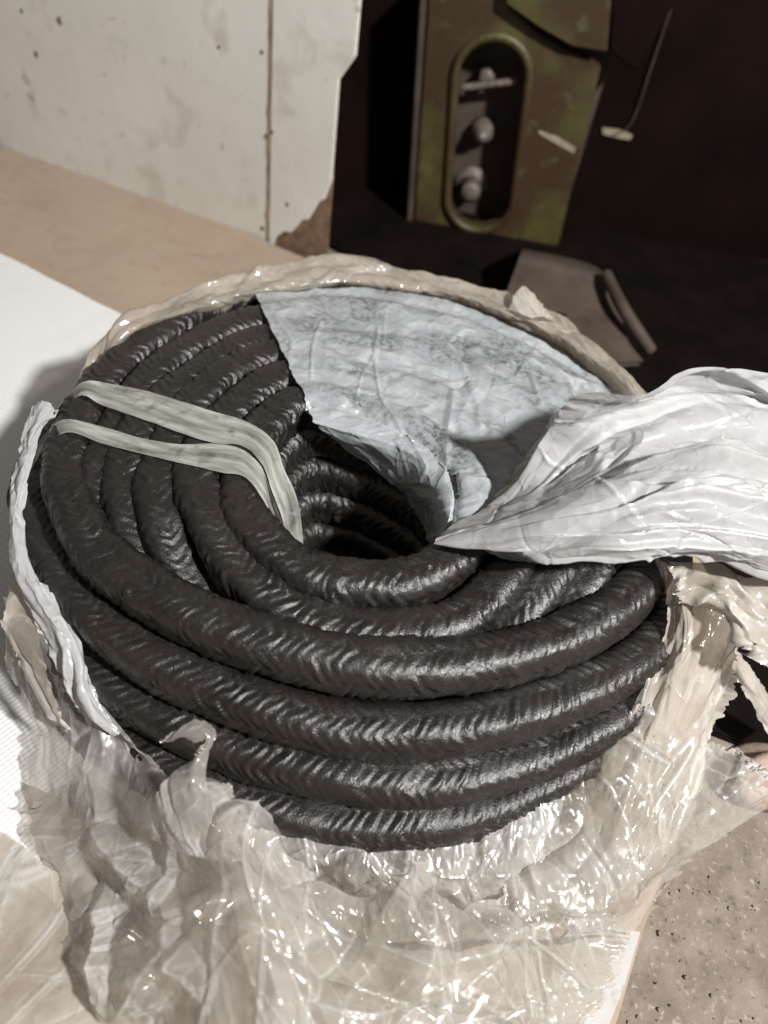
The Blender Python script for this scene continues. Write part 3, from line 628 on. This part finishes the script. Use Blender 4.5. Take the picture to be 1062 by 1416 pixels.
film('front_heap', G3([[(40, 1105, .016), (120, 1085, .022), (205, 1095, .040), (285, 1085, .062), (385, 1185, .055), (475, 1240, .048), (570, 1268, .042), (680, 1262, .034), (780, 1258, .022), (878, 1268, .008)],
     [(30, 1150, .014), (110, 1150, .020), (210, 1160, .044), (310, 1170, .070), (400, 1235, .064), (490, 1285, .058), (585, 1305, .05), (690, 1300, .040), (785, 1300, .024), (866, 1310, .006)],
     [(70, 1205, .012), (135, 1215, .020), (230, 1230, .042), (330, 1240, .072), (420, 1290, .066), (510, 1335, .058), (600, 1350, .05), (700, 1345, .036), (785, 1345, .018), (848, 1352, .004)],
     [(92, 1262, .007), (140, 1285, .018), (240, 1310, .042), (345, 1320, .070), (440, 1355, .064), (530, 1390, .055), (620, 1400, .045), (710, 1400, .03), (780, 1400, .012), (825, 1405, .003)],
     [(92, 1318, .008), (145, 1352, .018), (250, 1380, .040), (360, 1400, .062), (450, 1430, .055), (545, 1455, .046), (640, 1460, .036), (720, 1460, .02), (770, 1460, .008), (800, 1465, .003)],
     [(140, 1385, .008), (180, 1420, .018), (270, 1460, .036), (375, 1490, .05), (470, 1510, .045), (560, 1530, .036), (650, 1530, .025), (720, 1530, .012), (760, 1530, .005), (790, 1530, .003)]]),
     FILM_T, BAG, 37, res=0.0007, folds=((40, 0.7, (0.006, 0.018), (0.03, 0.09)), (55, 0.8, (0.0009, 0.0022), (0.03, 0.09))), fac=((.038, .042, .0055), (.016, .020, .0010), (.006, .007, .00012)), rag=(.002, .003, .003, 0), zmin=0.0052)
film('front_underlayer', G3([[(30, 1085, .006), (150, 1120, .012), (300, 1180, .022), (420, 1260, .022), (560, 1310, .018), (700, 1310, .012), (860, 1300, .004)],
     [(60, 1190, .006), (160, 1220, .016), (310, 1270, .026), (430, 1330, .026), (565, 1360, .02), (700, 1360, .012), (840, 1360, .004)],
     [(110, 1290, .008), (190, 1310, .018), (320, 1350, .026), (440, 1390, .024), (570, 1420, .018), (700, 1420, .01), (815, 1420, .004)],
     [(160, 1400, .01), (220, 1420, .018), (330, 1450, .022), (450, 1480, .02), (575, 1500, .014), (700, 1500, .008), (790, 1500, .004)]]),
     FILM_C, BAG, 38, res=0.0014, folds=((30, 0.5, (0.005, 0.015), (0.02, 0.06)),), fac=((.02, .02, .004),), rag=(.002, .003, .002, 0), zmin=0.0035)
# torn peak standing up against the rope, with its little hook
film('torn_peak', G3([[(224, 1026, .072), (240, 1020, .074), (256, 1022, .073)], [(244, 1010, .076), (258, 1018, .077), (268, 1030, .075)], [(272, 998, .078), (280, 1012, .078), (284, 1026, .076)], [(298, 1010, .075), (290, 1024, .076), (276, 1040, .075)],
     [(284, 1050, .073), (268, 1056, .075), (252, 1056, .072)], [(292, 1090, .068), (262, 1095, .070), (222, 1090, .064)], [(335, 1130, .062), (275, 1140, .068), (205, 1125, .058)], [(395, 1195, .054), (300, 1190, .066), (205, 1165, .054)]]),
     FILM_T, BAG, 39, res=0.0006, folds=((16, 0.5, (0.002, 0.007), (0.01, 0.04)),), fac=((.008, .020, .002), (.005, .007, .0008)), ang=math.pi / 2, spread=0.4, rag=(.001, .001, 0, 0))
film('torn_tab', G3([[(283, 1090, .066), (300, 1086, .068), (318, 1082, .067)], [(295, 1110, .064), (312, 1108, .066), (328, 1105, .064)], [(312, 1145, .060), (338, 1145, .061), (352, 1142, .058)]]), FILM_T, BAG, 40, res=0.0006, folds=((8, 0.4, (0.002, 0.005), (0.01, 0.02)),), rag=(.001, .001, .001, 0))
# left side
film('left_wall', G3([[(12, 815, .060), (40, 830, .066), (66, 850, .066), (98, 900, .060)], [(8, 870, .050), (40, 890, .056), (80, 920, .056), (130, 960, .052)], [(22, 935, .036), (60, 950, .042), (105, 970, .045), (170, 1015, .044)],
     [(48, 1000, .024), (85, 1010, .030), (140, 1030, .036), (225, 1065, .038)], [(40, 1060, .014), (90, 1070, .022), (165, 1090, .034), (255, 1090, .045)], [(24, 1125, .008), (85, 1130, .016), (170, 1140, .036), (270, 1140, .055)]]),
     FILM_T, BAG, 41, folds=((24, 0.5, (0.003, 0.010), (0.02, 0.06)), (20, 0.6, (0.001, 0.003), (0.02, 0.05))), fac=((.018, .03, .0025), (.009, .013, .0008)), ang=1.8, spread=0.3, rag=(.004, 0, .003, 0), zmin=0.01)
film('left_scrap', G3([[(14, 800, .068), (36, 806, .070), (52, 850, .068)], [(6, 865, .058), (30, 880, .060), (58, 905, .060)], [(35, 935, .046), (52, 950, .048), (80, 975, .047)], [(62, 985, .038), (75, 1000, .038), (98, 1020, .037)]]), FILM_C, BAG, 42, folds=((12, 0.4, (0.002, 0.007), (0.01, 0.04)),), rag=(.003, .002, .002, .002))
film('left_apron', G3([[(-120, 1110, .0085), (0, 1150, .0085), (90, 1215, .0085), (200, 1300, .008), (300, 1330, .007)], [(-120, 1300, .004), (0, 1310, .006), (90, 1345, .007), (190, 1375, .007), (300, 1400, .006)], [(-120, 1400, .004), (0, 1400, .006), (90, 1420, .007), (190, 1440, .007), (300, 1450, .006)], [(-120, 1500, .004), (0, 1500, .004), (90, 1510, .004), (190, 1520, .004), (300, 1520, .004)]]), FILM_C, BAG, 43, res=0.001, folds=((14, 0.5, (0.003, 0.010), (0.02, 0.06)), (20, 0.5, (0.001, 0.003), (0.02, 0.06))), fac=((.03, .03, .0015),), rag=(0, 0, .002, 0), zmin=.0042)
film('loose_tail', G3([[(985, 905, .040), (1000, 900, .045), (1015, 895, .045)], [(1010, 930, .034), (1022, 925, .036), (1034, 918, .036)], [(1040, 975, .020), (1052, 968, .022), (1062, 960, .022)], [(1070, 1030, .004), (1085, 1020, .005), (1095, 1010, .005)]]), FILM_C, BAG, 44, folds=((8, 0.5, (0.002, 0.005), (0.01, 0.04)),), ang=1.57, spread=.2, rag=(.001, .001, 0, 0))
# white paper stuck to the cardboard edge under the film
pp = [zz(at(x, y, 0)) for x, y in [(745, 1330), (800, 1275), (884, 1290), (860, 1370), (838, 1425), (815, 1500), (700, 1500), (735, 1416)]]
link('paper_facing', prism([(p[0], p[1]) for p in pp], 0.0004, 0.0012), PAPER, CB)

# ------------------------------------------------------------------ white painted metal door behind
a0 = at(0, 205, 0); a1 = at(400, 345, 0)
dx = (a1 - a0); dx[2] = 0; dx /= np.linalg.norm(dx); dn = np.array([-dx[1], dx[0], 0])
if dn[1] < 0: dn = -dn
P0 = a1 + dn * 0.004
def onw(px, py):
    q = at_plane(px, py, P0, dn); return ((q - P0) @ dx, q[2])
DOOR = thing('metal_cabinet', 'chipped white painted metal cabinet panel with rusty lower corner', 'cabinet')
r1 = onw(472, 330); r2 = onw(469, 110); r3 = onw(492, 78); r4 = onw(494, -150)
s_top = onw(357, -150); s_bot = onw(380, 360)
zb = FLOOR_Z
xr, xr2 = r2[0], r3[0]
sx0, sx1 = onw(372, 180)[0] - .0006, onw(372, 180)[0] + .0006
def wall_piece(name, poly, th, mat, off=0.0, bev=0.0012):
    return link(name, slab_in_frame(poly, th, P0 - dn * off, dx, (0, 0, 1), bev), mat, DOOR)
ztop = 0.42
wall_piece('panel', [(-0.62, zb), (sx0, zb), (sx0, ztop), (-0.62, ztop)], 0.003, WPAINT)
zs = r3[1]; zs0 = r2[1]
rc = [(sx1, zb), (xr - .052, zb), (xr - .034, zb + .018), (xr - .022, zb + .028), (xr - .014, zb + .034), (xr - .006, zb + .047), (xr, zb + .056)]
wall_piece('edge_panel', [(sx1, zb), (xr - .052, zb), (xr - .048, .004), (xr - .040, .011), (xr - .034, .012), (xr - .024, .026), (xr - .018, .029), (xr - .010, .046), (xr - .005, .050), (xr, .066), (xr, zs0), (xr + .004, zs0 + .006), (xr2, zs), (xr2, ztop), (sx1, ztop)], 0.003, WPAINT)
wall_piece('seam', [(sx0 - .0002, zb), (sx1 + .0002, zb), (sx1 + .0002, ztop), (sx0 - .0002, ztop)], 0.004, SEAM, -0.0015, 0)
rs = random.Random(12); L_, R_ = [], []
for k in range(60):
    z = zb + (ztop - zb) * k / 59; w = .0006 + .0016 * rs.random() ** 3
    L_.append((sx0 - w + rs.uniform(-.0004, .0004), z)); R_.append((sx1 + w * rs.uniform(.3, 1), z))
wall_piece('rust_run', L_ + R_[::-1], 0.0004, SEAM, .0003, 0)
for px, py, r in [(368, 188, 4.5), (376, 183, 3.5), (372, 232, 4), (362, 72, 3.5), (397, 283, 4), (363, 316, 4.5), (372, 268, 2.5), (83, 30, 6), (50, 75, 5), (30, 15, 3.5), (303, 65, 3)]:
    a_, b_ = onw(px, py); rr = r * .00045
    wall_piece('paint_chip', [(a_ + rr * rs.uniform(.5, 1.2) * math.cos(t_), b_ + rr * rs.uniform(.6, 1.5) * math.sin(t_)) for t_ in np.linspace(0, 6.28, 10)[:-1]], 0.0004, CHIP, .0004, 0)
wall_piece('rusted_corner', [(xr - .06, zb), (xr - .001, zb), (xr - .001, .07), (xr - .06, .07)], 0.002, RUST, -0.0034, 0)

# ------------------------------------------------------------------ machine in the dark behind
def tube(name, pts, r, mat, parent, n=60, seg=8):
    c = cr(pts, n); T = np.gradient(c, axis=0); T /= np.linalg.norm(T, axis=1, keepdims=True)
    ref = np.array([0.3, 1, 0.2]); Nn = np.cross(T, ref); Nn /= np.linalg.norm(Nn, axis=1, keepdims=True); Bn = np.cross(T, Nn)
    a = np.linspace(0, 2 * math.pi, seg, endpoint=False)
    V = c[:, None] + r * (np.cos(a)[None, :, None] * Nn[:, None] + np.sin(a)[None, :, None] * Bn[:, None])
    i = np.arange(n * seg).reshape(n, seg)
    Fq = np.stack([i[:-1], np.roll(i, -1, 1)[:-1], np.roll(i, -1, 1)[1:], i[1:]], -1).reshape(-1, 4)
    return link(name, mesh_np(name, V.reshape(-1, 3), Fq), mat, parent)

MY = 0.445
MC = thing('machine', 'dark brown machine frame with worn green slotted bracket behind the coil', 'machine')
def onm(px, py, y=MY):
    q = at_y(px, py, y); return (q[0], q[2])
def mplate(name, poly, th, mat, y=MY, bev=0.001, holes=(), parent=MC):
    return link(name, slab_in_frame(poly, th, (0, y, 0), (1, 0, 0), (0, 0, 1), bev, holes), mat, parent)
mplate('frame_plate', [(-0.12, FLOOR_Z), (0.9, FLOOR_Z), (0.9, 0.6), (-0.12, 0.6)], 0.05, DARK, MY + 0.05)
bx0b, bzb = onm(566, 350); bx1b = onm(762, 376)[0]; 
def stadium(cx, cz0, cz1, hw, n=14, lean=0.0):
    top = [(cx + lean + hw * math.cos(a), cz1 + hw * math.sin(a)) for a in np.linspace(0, math.pi, n)]
    bot = [(cx + hw * math.cos(a), cz0 + hw * math.sin(a)) for a in np.linspace(math.pi, 2 * math.pi, n)]
    return top + bot
zlo = onm(700, 372)[1]; zhi = onm(640, -120)[1]
xl_b = onm(570, 340)[0]; xl_t = onm(590, 0)[0]; xr_b = onm(765, 372)[0]; xr_t = onm(832, 90)[0]
st0 = onm(664, 275); st1 = onm(680, 108); hw = (onm(720, 190)[0] - onm(632, 190)[0]) / 2
slot = stadium(st0[0], st0[1], st1[1], hw, lean=st1[0] - st0[0])
br = mplate('bracket', [(xl_b, zlo + .004), (xl_b + .012, zlo - .004), (xr_b - .03, zlo - .012), (xr_b, zlo - .004), (xr_t, onm(832, 92)[1]), onm(780, 70), onm(740, 45), onm(705, 12), onm(690, -20), (xl_t, onm(590, -20)[1])], 0.012, GREEN, MY, 0.0015, [slot])
zT = onm(590, -20)[1]
# raised lip round the slot
lo_ = stadium(st0[0], st0[1], st1[1], hw + .007, lean=st1[0] - st0[0])
def ring_lip(outer, inner, y0, y1):
    n = len(outer); V = [(a, y0, b) for a, b in outer] + [(a, y0, b) for a, b in inner] + [(a, y1, b) for a, b in outer] + [(a, y1, b) for a, b in inner]; Fc = []
    for i in range(n):
        k = (i + 1) % n; Fc += [(i, k, n + k, n + i), (i, 2 * n + i, 2 * n + k, k), (n + i, n + k, 3 * n + k, 3 * n + i)]
    return mesh_np('slot_lip', V, Fc, smooth=False)
link('slot_lip', ring_lip(lo_, stadium(st0[0], st0[1], st1[1], hw + .0004, lean=st1[0] - st0[0]), MY - .003, MY + .002), GREEN, br)
mplate('side_flange', [(xl_b - .006, zlo + .002), (xl_b - .001, zlo + .002), (xl_t - .001, zT), (xl_t - .006, zT)], 0.05, FOOT, MY - .004, .001)
mplate('slot_back', [(xl_b + .005, zlo), (xr_b, zlo), (xr_b, zT), (xl_b + .005, zT)], 0.01, FOOT, MY + 0.035, 0)
mplate('upper_plate', [onm(700, -150), onm(700, 0), onm(745, 32), onm(790, 58), onm(838, 66), onm(856, -150)], 0.014, GREEN, MY - 0.012, .001)
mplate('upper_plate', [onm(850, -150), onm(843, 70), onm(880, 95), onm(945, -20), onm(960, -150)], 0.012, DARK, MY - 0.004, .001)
def lathe_y(name, prof, c, seg, mat, parent, sx=1.0):
    """profile (radius, depth) turned about the y axis, depth towards the viewer"""
    V = []; Fc = []
    for r, d in prof:
        for k in range(seg): a = 2 * math.pi * k / seg + 0.3; V.append((c[0] + r * math.cos(a) * sx, c[1] - d, c[2] + r * math.sin(a)))
    for i in range(len(prof) - 1):
        for k in range(seg): k2 = (k + 1) % seg; Fc.append((i * seg + k, i * seg + k2, (i + 1) * seg + k2, (i + 1) * seg + k))
    return link(name, mesh_np(name, V, Fc, smooth=False), mat, parent)
def stud_at(px, py): q = at_y(px, py, MY + .012); return (q[0], MY + .036, q[2])
c = stud_at(672, 112)          # clamp screw with a cross bar
b = lathe_y('bolt', [(0, .0), (.0075, .0), (.0075, .016), (.0055, .018), (0, .018)], c, 6, BOLT, br)
e0 = at_y(640, 121, MY + .012); e1 = at_y(714, 112, MY + .012)
tube('cross_bar', [e0, e0 * .6 + e1 * .4, e0 * .3 + e1 * .7, e1], .0030, BOLT, b, n=24, seg=10)
c = stud_at(666, 190)          # domed nut on its flange
b = lathe_y('bolt', [(0, .0), (.0105, .0), (.0105, .012), (.0085, .014), (.006, .022), (.003, .026), (0, .027)], c, 18, BOLT, br)
c = stud_at(650, 268)          # hexagon nut on a wide washer
b = lathe_y('bolt', [(0, .004), (.0095, .004), (.0095, .020), (.0080, .022), (0, .022)], c, 6, BOLT, br)
lathe_y('washer', [(0, .0005), (.0165, .0005), (.0165, .004), (0, .004)], c, 28, BOLT, b)
dark_fp = [zz(at(470, 352, FLOOR_Z)), zz(at(600, 400, FLOOR_Z)), zz(at(900, 700, FLOOR_Z)), zz(at(960, 1010, FLOOR_Z)), zz(at(1062, 1050, FLOOR_Z)), (0.9, -0.16), (0.9, 0.6), (-0.12, 0.6), (-0.12, 0.40)]  # added near-black plate, its colour stands in for the unlit floor
link('bed_plate', prism(dark_fp, FLOOR_Z - .002, FLOOR_Z + .004, .001), mat_simple('oily_bed_steel', (0.008, 0.005, 0.004), (0.003, 0.002, 0.0018), 30, 0.8, 0.06), MC)
# little scraped marks and an added thin tube for the panel's pale edge line
mplate('paint_scrape', [onm(838, 205), onm(862, 208), onm(882, 216), onm(878, 223), onm(855, 219), onm(838, 214)], 0.001, SCRATCH, MY + 0.0475, 0)
tube('edge_rod', [at_y(x, y, MY + .046) for x, y in [(935, -10), (915, 50), (895, 110), (880, 155), (866, 178), (848, 187)]], 0.0007, FOOT, MC)
mplate('paint_scrape', [onm(745, 180), onm(770, 188), onm(796, 204), onm(794, 212), onm(765, 196), onm(745, 184)], 0.0008, SCRATCH, MY - 0.0012, 0, parent=br)
# bolted foot plate
def foot():
    q = [at(705, 395, .006), at(720, 345, .03), at(830, 372, .03), at(868, 420, .02), at(880, 480, .004), at(800, 520, .0), at(740, 470, .0)]
    G = [[at(690, 440, .004), at(760, 470, .004), at(830, 500, .003), at(890, 500, .0)], [at(702, 400, .014), at(765, 420, .014), at(830, 440, .013), at(868, 470, .006)],
         [at(714, 368, .022), at(770, 382, .022), at(825, 398, .020), at(858, 430, .012)], [at(722, 346, .026), at(775, 356, .026), at(822, 370, .024), at(850, 395, .018)], [at_y(722, 346, .43), at_y(775, 356, .43), at_y(822, 370, .43), at_y(850, 395, .43)]]
    G = np.array(G); P = patch_interp(G, 40, 40); N = normals(P)
    if np.mean(np.sum(N * (CAM - P), -1)) < 0: N = -N
    V = np.concatenate([P.reshape(-1, 3), (P - N * .005).reshape(-1, 3)]); f = grid_faces(40, 40)
    return V, np.concatenate([f, f + 1600])
FT = thing('floor_bracket', 'dusty brown steel foot plate with bolt hole below green bracket', 'foot plate')
V, Fq = foot(); link('plate', mesh_np('plate', V, Fq), FOOT, FT)
hq = at(776, 437, .0165); 
bm = bmesh.new(); bmesh.ops.create_cone(bm, cap_ends=True, segments=20, radius1=.0042, radius2=.0042, depth=.004, matrix=Matrix.Translation(Vector(hq)) @ Matrix.Rotation(-0.5, 4, 'X'))
me = bpy.data.meshes.new('bolt_hole'); bm.to_mesh(me); bm.free(); link('bolt_hole', me, DARK, FT)
tube('rib', [at(838, 380, .03), at(858, 420, .026), at(880, 455, .016), at(900, 485, .002)], .005, FOOT, FT)
# low rubble edge at the far right
def rock(name, c, s, seed, mat, label):
    bm = bmesh.new(); bmesh.ops.create_icosphere(bm, subdivisions=4, radius=1.0); r = np.random.default_rng(seed)
    ks = r.normal(size=(14, 3)) * 2.2; ph = r.uniform(0, 6.28, 14)
    for v in bm.verts:
        d = 1 + 0.07 * sum(math.sin(float(np.dot(k, v.co)) + p) for k, p in zip(ks, ph)); v.co = Vector((v.co.x * s[0] * d, v.co.y * s[1] * d, v.co.z * s[2] * d)) + Vector(c)
    for f in bm.faces: f.smooth = True
    me = bpy.data.meshes.new(name); bm.to_mesh(me); bm.free(); return tag(link(name, me, mat), label, 'stone')
q = at(1050, 1085, FLOOR_Z + .008); rock('stone', (q[0] + .014, q[1] + .004, FLOOR_Z + .006), (.030, .018, .014), 4, mat_simple('pinkish_stone', (0.42, 0.32, 0.25), (0.28, 0.21, 0.165), 90, 0.85, 0.2, 0.002), 'pinkish tan stone on the floor at the right edge')
